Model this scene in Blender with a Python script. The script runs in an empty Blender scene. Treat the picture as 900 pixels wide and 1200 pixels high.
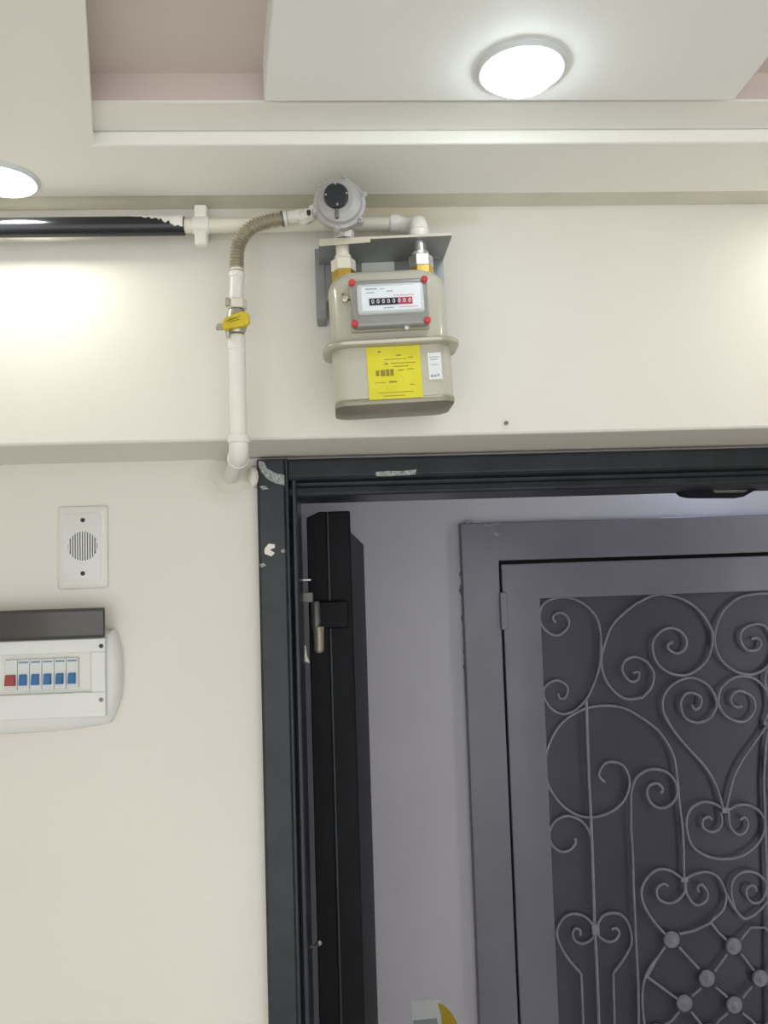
import bpy, bmesh, math, random
from mathutils import Vector, Matrix, Euler
random.seed(4)
S = bpy.context.scene
COL = S.collection
R = math.radians

# ------------------------------------------------------------------ camera
FPX = 950.0                                   # focal length in pixels of the 900x1200 frame
CAM = Vector((0.0, -1.28, 1.85))
PITCH, YAW, ROLL = 4.1, 3.0, 1.85
cd = bpy.data.cameras.new('camera')
cam = bpy.data.objects.new('camera', cd)
COL.objects.link(cam)
cd.sensor_fit = 'VERTICAL'; cd.sensor_height = 32.0; cd.sensor_width = 24.0
cd.lens = 32.0 * FPX / 1200.0
cd.clip_start = 0.02
ROT = (Matrix.Rotation(R(-YAW), 3, 'Z') @ Matrix.Rotation(R(90 + PITCH), 3, 'X') @ Matrix.Rotation(R(-ROLL), 3, 'Z'))
cam.matrix_world = Matrix.Translation(CAM) @ ROT.to_4x4()
S.camera = cam

# ------------------------------------------------------------------ world, exposure
w = bpy.data.worlds.new('world'); S.world = w; w.use_nodes = True
bg = w.node_tree.nodes['Background']
bg.inputs[0].default_value = (0.985, 0.99, 1.0, 1); bg.inputs[1].default_value = 1.55
S.view_settings.view_transform = 'Standard'
try: S.view_settings.look = 'None'
except Exception: pass
S.view_settings.gamma = 1.0; S.view_settings.use_curve_mapping = False
S.view_settings.exposure = 0.35

# ------------------------------------------------------------------ measuring helpers (photo point -> point on a real plane)
def ray(px, py): return ROT @ Vector(((px - 450) / FPX, -(py - 600) / FPX, -1.0))
def P(px, py, Y):
    d = ray(px, py); return CAM + d * ((Y - CAM.y) / d.y)
def PZ(px, py, Z):
    d = ray(px, py); return CAM + d * ((Z - CAM.z) / d.z)

# ------------------------------------------------------------------ materials
def mat(name, col, rough=0.5, metal=0.0, var=0.0, scale=8.0, bump=0.0, bscale=60.0, emit=0.0, spec=0.5, col2=None, coat=0.0, trans=0.0):
    m = bpy.data.materials.new(name); m.use_nodes = True
    nt = m.node_tree; b = nt.nodes['Principled BSDF']
    c = (*col, 1)
    b.inputs['Base Color'].default_value = c
    b.inputs['Roughness'].default_value = rough; b.inputs['Metallic'].default_value = metal
    b.inputs['Coat Weight'].default_value = coat; b.inputs['Specular IOR Level'].default_value = spec
    b.inputs['Transmission Weight'].default_value = trans
    tc = nt.nodes.new('ShaderNodeTexCoord')
    n = nt.nodes.new('ShaderNodeTexNoise'); n.inputs['Scale'].default_value = scale; n.inputs['Detail'].default_value = 6
    nt.links.new(tc.outputs['Object'], n.inputs['Vector'])
    rp = nt.nodes.new('ShaderNodeValToRGB')
    k = var if col2 is None else 0
    rp.color_ramp.elements[0].position = 0.3; rp.color_ramp.elements[1].position = 0.7
    rp.color_ramp.elements[0].color = (*[x * (1 - k) for x in col], 1)
    rp.color_ramp.elements[1].color = (*[min(1, x * (1 + k)) for x in col], 1) if col2 is None else (*col2, 1)
    nt.links.new(n.outputs['Fac'], rp.inputs['Fac']); nt.links.new(rp.outputs['Color'], b.inputs['Base Color'])
    if bump > 0:
        n2 = nt.nodes.new('ShaderNodeTexNoise'); n2.inputs['Scale'].default_value = bscale; n2.inputs['Detail'].default_value = 5
        nt.links.new(tc.outputs['Object'], n2.inputs['Vector'])
        bp = nt.nodes.new('ShaderNodeBump'); bp.inputs['Strength'].default_value = bump; bp.inputs['Distance'].default_value = 0.004
        nt.links.new(n2.outputs['Fac'], bp.inputs['Height']); nt.links.new(bp.outputs['Normal'], b.inputs['Normal'])
    if emit > 0:
        b.inputs['Emission Color'].default_value = c; b.inputs['Emission Strength'].default_value = emit
    return m

def stain(m, spots, col):
    """dirt blotches with a shape of their own: list of (centre, radii, strength)"""
    nt = m.node_tree; b = nt.nodes['Principled BSDF']
    src = b.inputs['Base Color'].links[0].from_socket
    geo = nt.nodes.new('ShaderNodeNewGeometry')
    nz = nt.nodes.new('ShaderNodeTexNoise'); nz.inputs['Scale'].default_value = 22; nz.inputs['Detail'].default_value = 7
    nt.links.new(geo.outputs['Position'], nz.inputs['Vector'])
    for c, r, s in spots:
        sub = nt.nodes.new('ShaderNodeVectorMath'); sub.operation = 'SUBTRACT'; sub.inputs[1].default_value = c
        nt.links.new(geo.outputs['Position'], sub.inputs[0])
        dv = nt.nodes.new('ShaderNodeVectorMath'); dv.operation = 'DIVIDE'; dv.inputs[1].default_value = r
        nt.links.new(sub.outputs[0], dv.inputs[0])
        ln = nt.nodes.new('ShaderNodeVectorMath'); ln.operation = 'LENGTH'; nt.links.new(dv.outputs[0], ln.inputs[0])
        ad = nt.nodes.new('ShaderNodeMath'); ad.operation = 'ADD'
        nt.links.new(ln.outputs['Value'], ad.inputs[0]); nt.links.new(nz.outputs['Fac'], ad.inputs[1])
        mr = nt.nodes.new('ShaderNodeMapRange'); mr.inputs[1].default_value = 1.5; mr.inputs[2].default_value = 0.6
        mr.inputs[3].default_value = 0; mr.inputs[4].default_value = s
        nt.links.new(ad.outputs[0], mr.inputs[0])
        mx = nt.nodes.new('ShaderNodeMix'); mx.data_type = 'RGBA'; mx.inputs[7].default_value = (*col, 1)
        nt.links.new(mr.outputs[0], mx.inputs[0]); nt.links.new(src, mx.inputs[6]); src = mx.outputs[2]
    nt.links.new(src, b.inputs['Base Color'])

M = {}
M['wall'] = mat('cream_wall_paint', (0.757, 0.735, 0.668), 0.55, var=0.02, scale=3, bump=0.06, bscale=35)
M['wall_low'] = mat('cream_wall_paint_lower', (0.757, 0.735, 0.668), 0.5, var=0.02, scale=3, bump=0.06, bscale=30)
M['ceil'] = mat('ceiling_paint', (0.85, 0.85, 0.795), 0.6, var=0.015, scale=3, bump=0.03)
M['panel'] = mat('ceiling_panel_paint', (0.86, 0.87, 0.845), 0.6, var=0.012, scale=3, bump=0.03)
M['pink'] = mat('recess_pink_paint', (0.66, 0.575, 0.53), 0.6, var=0.03, scale=4)
M['joint'] = mat('stained_shaded_joint', (0.66, 0.64, 0.53), 0.7, var=0.06, scale=14)  # yellow staining and the groove's shade painted together as one darker tone
M['floor'] = mat('floor_tile', (0.68, 0.655, 0.61), 0.3, var=0.06)
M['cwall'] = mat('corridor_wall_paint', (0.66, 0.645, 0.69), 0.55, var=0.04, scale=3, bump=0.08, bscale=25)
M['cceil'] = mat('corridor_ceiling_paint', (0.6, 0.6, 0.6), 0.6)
M['black'] = mat('black_door_enamel', (0.022, 0.026, 0.031), 0.34, var=0.25, scale=18, bump=0.12, bscale=22, spec=0.35)
M['blackmatt'] = mat('black_leaf_paint', (0.008, 0.009, 0.011), 0.5, var=0.2, scale=12, bump=0.05, spec=0.12)
M['chip'] = mat('chipped_primer', (0.50, 0.53, 0.52), 0.8, col2=(0.16, 0.17, 0.17), scale=220, bump=0.3, bscale=200)
M['plaster'] = mat('white_plaster', (0.80, 0.78, 0.73), 0.8, var=0.06, scale=40, bump=0.3, bscale=80)
M['hinge'] = mat('grey_hinge_steel', (0.16, 0.16, 0.155), 0.4, 0.5, var=0.2, scale=60)
M['pin'] = mat('greased_hinge_pin', (0.36, 0.34, 0.27), 0.4, 0.4, var=0.2, scale=60)
M['steel'] = mat('zinc_steel', (0.62, 0.63, 0.63), 0.28, 0.9, var=0.1, scale=60)
M['nframe'] = mat('violet_grey_enamel', (0.222, 0.216, 0.255), 0.33, var=0.10, scale=5, bump=0.04, coat=0.1)
M['npanel'] = mat('dark_violet_sheet', (0.082, 0.077, 0.106), 0.4, var=0.08, scale=6)
M['scroll'] = mat('grey_scroll_iron', (0.29, 0.285, 0.33), 0.38, var=0.12, scale=30)
M['gap'] = mat('dark_gap', (0.01, 0.01, 0.014), 0.6)
M['wpipe'] = mat('cream_painted_pipe', (0.79, 0.775, 0.71), 0.35, var=0.03, scale=30, bump=0.08, bscale=60)
M['wpipe2'] = mat('overpainted_pipe', (0.74, 0.71, 0.60), 0.42, var=0.05, scale=20, bump=0.08, bscale=60)
M['bpipe'] = mat('black_sleeve', (0.012, 0.013, 0.017), 0.2, var=0.2, scale=10)
M['hose'] = mat('corrugated_steel_hose', (0.42, 0.38, 0.29), 0.35, 0.55, var=0.2, scale=40)
M['brass'] = mat('brass', (0.62, 0.42, 0.10), 0.25, 0.9, var=0.2, scale=90)
M['valve'] = mat('valve_nickel', (0.45, 0.43, 0.37), 0.35, 0.6, var=0.25, scale=60)
M['yellow_h'] = mat('yellow_handle', (0.62, 0.48, 0.02), 0.4, var=0.12, scale=50)
M['ink'] = mat('dark_ink', (0.035, 0.03, 0.02), 0.5)
M['meter'] = mat('meter_grey_enamel', (0.50, 0.485, 0.40), 0.3, var=0.02, scale=6, bump=0.03, coat=0.25)
M['rim'] = mat('meter_rim', (0.46, 0.44, 0.35), 0.22, 0.35, var=0.05)
M['bead'] = mat('meter_base_bead', (0.30, 0.285, 0.215), 0.35, 0.2, var=0.12, scale=15)
M['reg'] = mat('register_housing_grey', (0.30, 0.305, 0.285), 0.3, 0.2, var=0.06, scale=12)
M['face'] = mat('register_face_white', (0.78, 0.82, 0.86), 0.25, var=0.02)
M['rimw'] = mat('register_bezel', (0.60, 0.63, 0.64), 0.2, var=0.03)
M['red'] = mat('red_seal', (0.55, 0.045, 0.05), 0.4, var=0.15, scale=70)
M['redp'] = mat('red_counter_print', (0.42, 0.05, 0.10), 0.4)
M['pinkp'] = mat('pink_print', (0.75, 0.40, 0.50), 0.4)
M['white'] = mat('white_print', (0.85, 0.85, 0.85), 0.4)
M['counter'] = mat('counter_dark', (0.02, 0.022, 0.04), 0.3)
M['ylabel'] = mat('yellow_label', (0.72, 0.66, 0.035), 0.16, var=0.06, scale=30, bump=0.35, bscale=26)
M['yink'] = mat('label_olive_print', (0.26, 0.22, 0.02), 0.4)
M['sticker'] = mat('white_sticker', (0.74, 0.77, 0.75), 0.35, var=0.03, scale=50)
M['sink'] = mat('sticker_grey_print', (0.33, 0.36, 0.36), 0.5)
M['zinc'] = mat('galvanised_bracket', (0.27, 0.285, 0.285), 0.42, 0.4, var=0.15, scale=25)
M['zincp'] = mat('bracket_painted_edge', (0.60, 0.57, 0.46), 0.5, var=0.08, scale=40)
M['alu'] = mat('cast_aluminium', (0.39, 0.385, 0.375), 0.5, 0.1, var=0.1, scale=40, bump=0.08)
M['cap'] = mat('black_regulator_cap', (0.015, 0.017, 0.022), 0.35)
M['plastic'] = mat('white_plastic', (0.74, 0.74, 0.69), 0.28, var=0.015, scale=8)
M['plastic2'] = mat('white_panel_plastic', (0.73, 0.745, 0.725), 0.25, var=0.015, scale=8)
M['hole'] = mat('screw_hole', (0.03, 0.03, 0.025), 0.5)
M['slot'] = mat('speaker_dark', (0.09, 0.085, 0.08), 0.7)
M['smoke'] = mat('smoked_door', (0.034, 0.031, 0.028), 0.14, var=0.1, scale=6, coat=0.3)
M['breaker'] = mat('breaker_grey', (0.66, 0.69, 0.68), 0.35, var=0.02)
M['blue'] = mat('blue_toggle', (0.03, 0.15, 0.36), 0.35, var=0.1, scale=90)
M['redt'] = mat('red_toggle', (0.36, 0.06, 0.06), 0.4, var=0.1, scale=90)
M['blueprint'] = mat('breaker_blue_print', (0.22, 0.28, 0.42), 0.5)
M['lampring'] = mat('lamp_ring', (0.62, 0.66, 0.66), 0.3)
M['lamp'] = mat('lamp_diffuser_cool', (0.84, 0.94, 1.0), 0.4, emit=20)
M['lampw'] = mat('lamp_diffuser_warm', (1.0, 1.0, 0.88), 0.4, emit=36)
M['lampc'] = mat('lamp_diffuser_corridor', (0.62, 0.74, 1.0), 0.4, emit=12)
M['yellow_p'] = mat('flyer_yellow', (0.55, 0.38, 0.02), 0.5)

# ------------------------------------------------------------------ geometry helpers
class G:
    def __init__(s): s.v = []; s.f = []
    def add(s, v, f):
        o = len(s.v); s.v += [Vector(x) for x in v]; s.f += [[i + o for i in q] for q in f]; return s
    def box(s, a, b):
        x0, x1 = sorted((a[0], b[0])); y0, y1 = sorted((a[1], b[1])); z0, z1 = sorted((a[2], b[2]))
        v = [(x0,y0,z0),(x1,y0,z0),(x1,y1,z0),(x0,y1,z0),(x0,y0,z1),(x1,y0,z1),(x1,y1,z1),(x0,y1,z1)]
        return s.add(v, [(0,3,2,1),(4,5,6,7),(0,1,5,4),(1,2,6,5),(2,3,7,6),(3,0,4,7)])
    def prism(s, a, b):
        """closed prism between two matching loops"""
        n = len(a)
        return s.add(list(a) + list(b), [list(range(n))[::-1], list(range(n, 2*n))] + [(i, (i+1) % n, n + (i+1) % n, n + i) for i in range(n)])
    def loft(s, rings, cap=True):
        n = len(rings[0]); v = [p for r in rings for p in r]; f = []
        for k in range(len(rings) - 1):
            for i in range(n):
                j = (i+1) % n; f.append((k*n+i, k*n+j, (k+1)*n+j, (k+1)*n+i))
        if cap: f += [list(range(n))[::-1], [(len(rings)-1)*n+i for i in range(n)]]
        return s.add(v, f)
    def tube(s, path, r, n=12, cap=True):
        path = [Vector(p) for p in path]; m = len(path); rad = r if isinstance(r, (list, tuple)) else [r]*m
        t0 = (path[1]-path[0]).normalized()
        u = t0.orthogonal().normalized(); rings = []
        for k in range(m):
            t = (path[min(k+1, m-1)] - path[max(k-1, 0)]).normalized()
            u = (u - t * u.dot(t)).normalized(); q = t.cross(u)
            rings.append([path[k] + (u*math.cos(2*math.pi*i/n) + q*math.sin(2*math.pi*i/n))*rad[k] for i in range(n)])
        return s.loft(rings, cap)
    def lathe(s, o, ax, prof, n=24, ph=0.0):
        """prof: (distance along the axis, radius)"""
        o = Vector(o); ax = Vector(ax).normalized(); u = ax.orthogonal().normalized(); q = ax.cross(u)
        return s.loft([[o + ax*d + (u*math.cos(2*math.pi*i/n+ph) + q*math.sin(2*math.pi*i/n+ph))*max(r, 1e-5) for i in range(n)] for d, r in prof])

def smooth(pts, k=6):
    pts = [Vector(p) for p in pts]; out = []; n = len(pts)
    for i in range(n-1):
        a, b, c, d = pts[max(i-1,0)], pts[i], pts[i+1], pts[min(i+2,n-1)]
        for j in range(k):
            t = j/k
            out.append(0.5*((2*b) + (c-a)*t + (2*a-5*b+4*c-d)*t*t + (3*b-a-3*c+d)*t**3))
    out.append(pts[-1]); return out

def rrect(hx, hy, r, n=6):
    pts = []
    for cx, cy, a0 in ((hx-r, hy-r, 0), (-hx+r, hy-r, 90), (-hx+r, -hy+r, 180), (hx-r, -hy+r, 270)):
        for i in range(n+1):
            a = R(a0 + 90*i/n); pts.append((cx + r*math.cos(a), cy + r*math.sin(a)))
    return pts

MW = {}
def obj(name, g, m, parent=None, bevel=0.0, flat=False, local=False, seg=2, kind=None, angle=35):
    me = bpy.data.meshes.new(name)
    me.from_pydata([tuple(v) for v in g.v], [], g.f)
    bm = bmesh.new(); bm.from_mesh(me); bmesh.ops.recalc_face_normals(bm, faces=bm.faces); bm.to_mesh(me); bm.free()
    if parent is not None:
        if not local: me.transform(MW[parent.name].inverted())
        mw = MW[parent.name]
    else:
        c = sum((v.co for v in me.vertices), Vector()) / len(me.vertices)
        c.z = min(v.co.z for v in me.vertices)
        me.transform(Matrix.Translation(-c)); mw = Matrix.Translation(c)
    if not flat:
        me.shade_smooth(); me.set_sharp_from_angle(angle=R(angle))
    me.materials.append(M[m])
    o = bpy.data.objects.new(name, me); COL.objects.link(o)
    if parent is not None: o.parent = parent
    else: o.matrix_world = mw
    MW[o.name] = mw
    if bevel > 0:
        b = o.modifiers.new('bevel', 'BEVEL'); b.width = bevel; b.segments = seg; b.limit_method = 'ANGLE'; b.angle_limit = R(40)
        b.harden_normals = False
    if kind: o['kind'] = kind
    return o
def tag(o, label, cat, group=None, kind=None):
    o['label'] = label; o['category'] = cat
    if group: o['group'] = group
    if kind: o['kind'] = kind
    return o
def thing(name, loc, label, cat, rot=(0,0,0), group=None, kind=None):
    o = bpy.data.objects.new(name, None); COL.objects.link(o); o.empty_display_size = 0.02
    o.location = loc; o.rotation_euler = rot
    MW[o.name] = Matrix.Translation(loc) @ Euler(rot).to_matrix().to_4x4()
    return tag(o, label, cat, group, kind)
def textmesh(body, size):
    c = bpy.data.curves.new('t', 'FONT'); c.body = body; c.size = size; c.align_x = 'CENTER'; c.align_y = 'CENTER'; c.extrude = 0.0002
    o = bpy.data.objects.new('t', c); COL.objects.link(o)
    dg = bpy.context.evaluated_depsgraph_get(); dg.update()
    me = bpy.data.meshes.new_from_object(o.evaluated_get(dg)); bpy.data.objects.remove(o)
    g = G(); g.add([(v.co.x, -v.co.z, v.co.y) for v in me.vertices], [list(p.vertices) for p in me.polygons]); return g
def shift(g, d):
    d = Vector(d); g.v = [v + d for v in g.v]; return g
def front_poly(pts, Y, th):
    """outline of photo points on the plane y=Y, extruded backwards by th"""
    a = [P(x, y, Y) for x, y in pts]; return G().prism(a, [p + Vector((0, th, 0)) for p in a])

# ------------------------------------------------------------------ the room
YB = -0.18                                  # face of the deep beam that carries the meter
YL = 0.0                                    # lower wall
YC = 1.32                                   # far wall of the stair corridor
Z_BEAM = P(450, 512, YB).z
Z1 = P(600, 245, YB).z                      # low soffit
YF = PZ(450, 169, Z1).y                     # its front edge
ZA = P(450, 152, YF).z                      # shallow step above its lip
Y2 = PZ(450, 120, ZA).y                     # where the step ends and the recess begins
Z3 = P(200, 86, Y2).z                       # pinkish recess
Z2 = ZA - 0.010                             # panel with the cool lamp
XL, XR, YR = -1.5, 1.75, -3.0

YFR = -0.025                                # face of the black steel frame
FX0 = P(302, 620, YFR).x                    # its outer left edge
FZ1 = P(600, 531, YFR).z                    # its top
FW = 0.061                                  # face width
OX1 = FX0 + FW + 0.93                       # right inner edge
print('beam', Z_BEAM, 'soffit', Z1, YF, ZA, Y2, Z2, Z3, 'frame', FX0, FZ1)

tag(obj('floor', G().box((XL, YR, -0.05), (XR, 0.12, 0)), 'floor'), 'beige floor of the room below the meter wall', 'floor', kind='structure')
g = G().box((XL-0.1, YB, Z_BEAM), (XR+0.1, 0.12, 2.75))
reg_s = P(398, 232, YB)
stain(M['wall'], [((reg_s.x+0.02, YB, Z1), (0.20, 0.1, 0.035), 0.55), ((P(455,255,YB).x, YB, P(455,258,YB).z), (0.13, 0.1, 0.02), 0.45),
                  ((P(60,270,YB).x, YB, P(60,272,YB).z), (0.35, 0.1, 0.03), 0.25)], (0.50, 0.43, 0.24))
wb = tag(obj('wall_back_beam', g, 'wall', bevel=0.004), 'cream painted deep beam above the doorway that carries the gas meter', 'wall', kind='structure')
g = G().box((XL-0.1, YL, 0), (FX0+0.01, 0.12, Z_BEAM)).box((OX1+FW-0.01, YL, 0), (XR+0.1, 0.12, Z_BEAM))
g.box((FX0+0.01, YL, FZ1-0.01), (OX1+FW-0.01, 0.12, Z_BEAM))
e = P(268, 562, YL)
stain(M['wall_low'], [((e.x, YL, e.z), (0.06, 0.1, 0.05), 0.35)], (0.45, 0.42, 0.33))
wl = tag(obj('wall_back', g, 'wall_low'), 'cream painted lower wall with fuse box and speaker beside the doorway', 'wall', kind='structure')
# rough plaster around the pipe end
pp = []
for i in range(16):
    a = 2*math.pi*i/16; rr = random.uniform(0.026, 0.040)
    pp.append((e.x + 0.006 + rr*math.cos(a), YL-0.003, e.z + 0.004 + rr*math.sin(a)*0.9))
cx = G().loft([[Vector(p)+Vector((0, 0.006, 0)) for p in pp], [Vector(p) for p in pp],
               [(e.x + (p[0]-e.x)*0.45, YL-0.010, e.z + (p[2]-e.z)*0.45) for p in pp]])
obj('plaster_patch', cx, 'wall_low', wl)
n = P(592, 497, YB)
nl = obj('nail', G().lathe((n.x, YB+0.003, n.z), (0,-1,0), [(0,.0012),(0.010,.0012),(0.0101,.0030),(0.0118,.0030)], 10), 'hinge')
tag(nl, 'small grey nail stub in the cream beam above the doorway', 'nail')

tag(obj('wall_left', G().box((XL-0.1, YR, 0), (XL, 0.12, 2.75)), 'wall_low'), 'cream side wall left of the room', 'wall', kind='structure')
tag(obj('wall_right', G().box((XR, YR, 0), (XR+0.1, 0.12, 2.75)), 'wall_low'), 'cream side wall right of the room', 'wall', kind='structure')

# ceiling: three levels
tag(obj('ceiling', G().box((XL, YR, Z3), (XR, YB, 2.75)), 'pink'), 'pinkish ceiling of the recess above the white panels', 'ceiling', kind='structure')
def slab(pts, z, top):
    a = [(x, y, z) for x, y in pts]; return G().prism(a, [(x, y, top) for x, y in pts])
a = PZ(107, 166, Z1); b = PZ(97, 0, Z1); d = (b - a).normalized(); e2 = a + d * 1.2
YJ = PZ(450, 228, Z1).y                     # where the board stops short of the wall
pts = [(XL, YJ), (XR, YJ), (XR, YF), (a.x, YF), (e2.x, e2.y), (e2.x, YR), (XL, YR)]
a2 = a + d * ((Y2 - a.y) / d.y)
pts2 = [(XL, YB), (XR, YB), (XR, Y2), (a2.x, Y2), (e2.x, e2.y), (e2.x, YR), (XL, YR)]
tag(obj('ceiling_step', slab(pts2, ZA, ZA+0.003), 'ceil'), 'shallow white ceiling step between the soffit lip and the recess', 'ceiling', kind='structure')
tag(obj('ceiling_recess_side', slab(pts2, ZA+0.003, Z3+0.02), 'pink'), 'pinkish upright side of the ceiling recess above the soffit', 'ceiling', kind='structure')
tag(obj('ceiling_soffit', slab(pts, Z1, ZA), 'ceil', bevel=0.002), 'low white soffit along the meter wall with a round downlight', 'ceiling', kind='structure')
tag(obj('trim_ceiling_joint', G().box((XL, YJ-0.002, Z1+0.004), (XR, YB+0.004, Z1+0.03)), 'joint'), 'stained yellowish joint strip, groove shade in its colour, between soffit and cream beam', 'trim', kind='structure')
a = PZ(309, 119, Z2); b = PZ(319, 0, Z2); d = (b - a).normalized(); e3 = a + d*1.4
c = PZ(860, 118, Z2); c2 = PZ(900, 68, Z2); d2 = (c2 - c).normalized(); e4 = c + d2*0.6
pts = [(a.x, a.y), (c.x, c.y), (e4.x, e4.y), (e4.x, e3.y), (e3.x, e3.y)]
tag(obj('ceiling_panel', slab(pts, Z2, Z3+0.02), 'panel', bevel=0.002), 'white raised ceiling panel holding the bright cool downlight', 'ceiling', kind='structure')
def downlight(px, py, Z, r, label, lampmat, dome):
    c = PZ(px, py, Z)
    t = thing('downlight', (c.x, c.y, Z), label, 'ceiling light', group='recessed ceiling lights')
    obj('trim_ring', G().lathe((c.x, c.y, Z+0.002), (0,0,-1), [(0, r*0.80),(0, r),(0.004, r),(0.0075, r*0.94),(0.0075, r*0.90),(0.003, r*0.84),(0, r*0.80)], 48), 'lampring', t)
    prof = [(0.0, r*0.84)] + [(0.0035 + dome*math.sin(R(q)), r*0.86*math.cos(R(q))) for q in range(0, 91, 10)]
    obj('diffuser', G().lathe((c.x, c.y, Z+0.002), (0,0,-1), prof, 48), lampmat, t)
    return c
downlight(611, 79, Z2, 0.046, 'round cool white downlight shining in the raised ceiling panel', 'lamp', 0.021)
downlight(1, 209, Z1, 0.046, 'round white downlight in the low soffit above the black pipe', 'lampw', 0.006)
downlight(1075, 185, Z1, 0.046, 'round white downlight in the soffit beyond the gas meter', 'lampw', 0.006)

# ------------------------------------------------------------------ corridor
tag(obj('floor_corridor', G().box((-1.3, 0.12, -0.05), (2.1, YC+0.1, 0)), 'floor'), 'floor of the dim stair corridor', 'floor', kind='structure')
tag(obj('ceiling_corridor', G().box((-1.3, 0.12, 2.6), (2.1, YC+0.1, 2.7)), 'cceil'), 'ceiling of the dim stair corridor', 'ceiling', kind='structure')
NX0 = P(540, 640, YC-0.03).x; NZ1 = P(620, 611, YC-0.03).z
NFW = P(586, 700, YC-0.03).x - P(542, 700, YC-0.03).x
NX1 = 2*P(840, 800, YC-0.03).x - NX0 + 0.02
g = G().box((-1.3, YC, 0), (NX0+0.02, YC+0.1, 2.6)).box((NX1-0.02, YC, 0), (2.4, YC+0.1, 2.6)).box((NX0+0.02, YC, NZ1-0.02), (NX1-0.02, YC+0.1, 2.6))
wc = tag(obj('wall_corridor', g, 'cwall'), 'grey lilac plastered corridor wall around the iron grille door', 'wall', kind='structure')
tag(obj('wall_corridor_left', G().box((-1.4, 0.12, 0), (-1.3, YC+0.1, 2.6)), 'cwall'), 'left end wall of the corridor', 'wall', kind='structure')
tag(obj('wall_corridor_right', G().box((2.4, 0.12, 0), (2.5, YC+0.1, 2.6)), 'cwall'), 'right end wall of the corridor', 'wall', kind='structure')
c = P(822, 560, YC)
t = thing('corridor_lamp', (c.x, YC, 2.28), 'round cool wall lamp above the iron grille door', 'wall light')
obj('base', G().lathe((c.x, YC+0.002, 2.28), (0,-1,0), [(0,0.05),(0.02,0.05),(0.03,0.035)], 32), 'lampring', t)
obj('globe', G().lathe((c.x, YC-0.02, 2.28), (0,-1,0), [(0.055-0.055*math.cos(R(q)), 0.055*math.sin(R(q))) for q in range(20, 181, 16)], 32), 'lampc', t)

# ------------------------------------------------------------------ our black steel door frame
tf = thing('trim_door_frame', (FX0, YFR, 0), 'black enamelled steel door frame with chipped paint around the doorway', 'door frame', kind='structure')
# profile: u inwards from the outer edge, y depth
prof = [(0, 0.004), (0, YFR+0.004), (0.003, YFR), (0.042, YFR), (0.0445, YFR-0.005), (0.0485, YFR-0.005), (0.050, YFR+0.014), (0.0525, YFR+0.016),
        (0.0535, YFR+0.006), (0.0595, YFR+0.006), (FW, YFR+0.010), (FW, 0.105), (0.05, 0.115), (0.0, 0.115)]
hprof = [(0, 0.004), (0, YFR+0.004), (0.003, YFR-0.001), (0.024, YFR-0.003), (0.028, YFR+0.002), (0.030, YFR+0.022), (0.036, YFR+0.024),
         (0.038, YFR+0.010), (0.047, YFR+0.008), (0.050, YFR+0.012), (0.0505, 0.105), (0.045, 0.115), (0.0, 0.115)]
hprof = [(u*1.17, y) for u, y in hprof]
def frame_member(f, m0, m1, pr):
    a = [f(u, y, m0) for u, y in pr]; b = [f(u, y, m1) for u, y in pr]; return G().prism(a, b)
obj('jamb', frame_member(lambda u, y, k: (FX0+u, y, k), 0.0, FZ1, prof), 'black', tf, bevel=0.0012, angle=20)
obj('jamb', frame_member(lambda u, y, k: (OX1+FW-u, y, k), 0.0, FZ1, prof), 'black', tf, bevel=0.0012, angle=20)
obj('head', frame_member(lambda u, y, k: (k, y, FZ1-0.0005-u), FX0+0.049, OX1+FW-0.049, hprof), 'black', tf, bevel=0.0012, angle=20)
# latch keeper hanging under the head
Yk = 0.06
k = [P(795, 571, Yk), P(806, 580, Yk), P(816, 582, Yk), P(872, 582, Yk), P(888, 573, Yk), P(888, 568, Yk)]
obj('latch_keeper', G().prism(k, [p+Vector((0, 0.035, 0)) for p in k]), 'blackmatt', tf, bevel=0.0015)
k = [P(835, 574.5, Yk), P(838, 577.5, Yk), P(872, 577, Yk), P(876, 574, Yk)]
obj('striker_plate', G().prism([p-Vector((0,0.001,0)) for p in k], [p+Vector((0,0.002,0)) for p in k]), 'hinge', tf)
def flake(outline, Y, m, parent, name, th=0.0012):
    pts = [P(x, y, Y-th) for x, y in outline]
    return obj(name, G().prism(pts, [p+Vector((0, th+0.001, 0)) for p in pts]), m, parent, flat=True)
flake([(303,540),(309,541),(313,549),(320,553),(325,555),(332,556),(337,562),(338,571),(331,568),(322,566),(313,561),(306,553),(303,546)], YFR, 'chip', tf, 'paint_chip')
flake([(310,643),(315,637),(322,638),(322,642),(316,644),(322,648),(318,652),(310,649)], YFR, 'plaster', tf, 'paint_chip')
flake([(329,645),(333,643),(335,647),(330,648)], YFR, 'chip', tf, 'paint_chip')
flake([(304,570),(310,569),(315,573),(308,574)], YFR, 'chip', tf, 'paint_chip')
flake([(304,661),(309,660),(312,663),(306,665)], YFR, 'chip', tf, 'paint_chip')
flake([(440,553),(455,552),(472,552),(488,550),(487,556),(470,557),(452,558),(441,558)], YFR-0.003, 'chip', tf, 'paint_chip', 0.0006)
b0 = P(299, 560, -0.004)
obj('plaster_blob', G().loft([[(b0.x+r*0.010*math.cos(q*math.pi/6), YL+0.001-h, b0.z+r*0.017*math.sin(q*math.pi/6)) for q in range(12)] for h, r in ((0,1),(0.018,.95),(0.027,.7),(0.031,.3))]), 'plaster', tf)
s0, s1 = P(362, 1112, 0.045), P(375, 1105, 0.03)
obj('screw', G().tube([s0-Vector((0.01,0,0)), s0.lerp(s1,.6), s0.lerp(s1,.7), s1], [.0018,.0018,.0035,.0035], 10), 'steel', tf)

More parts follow.
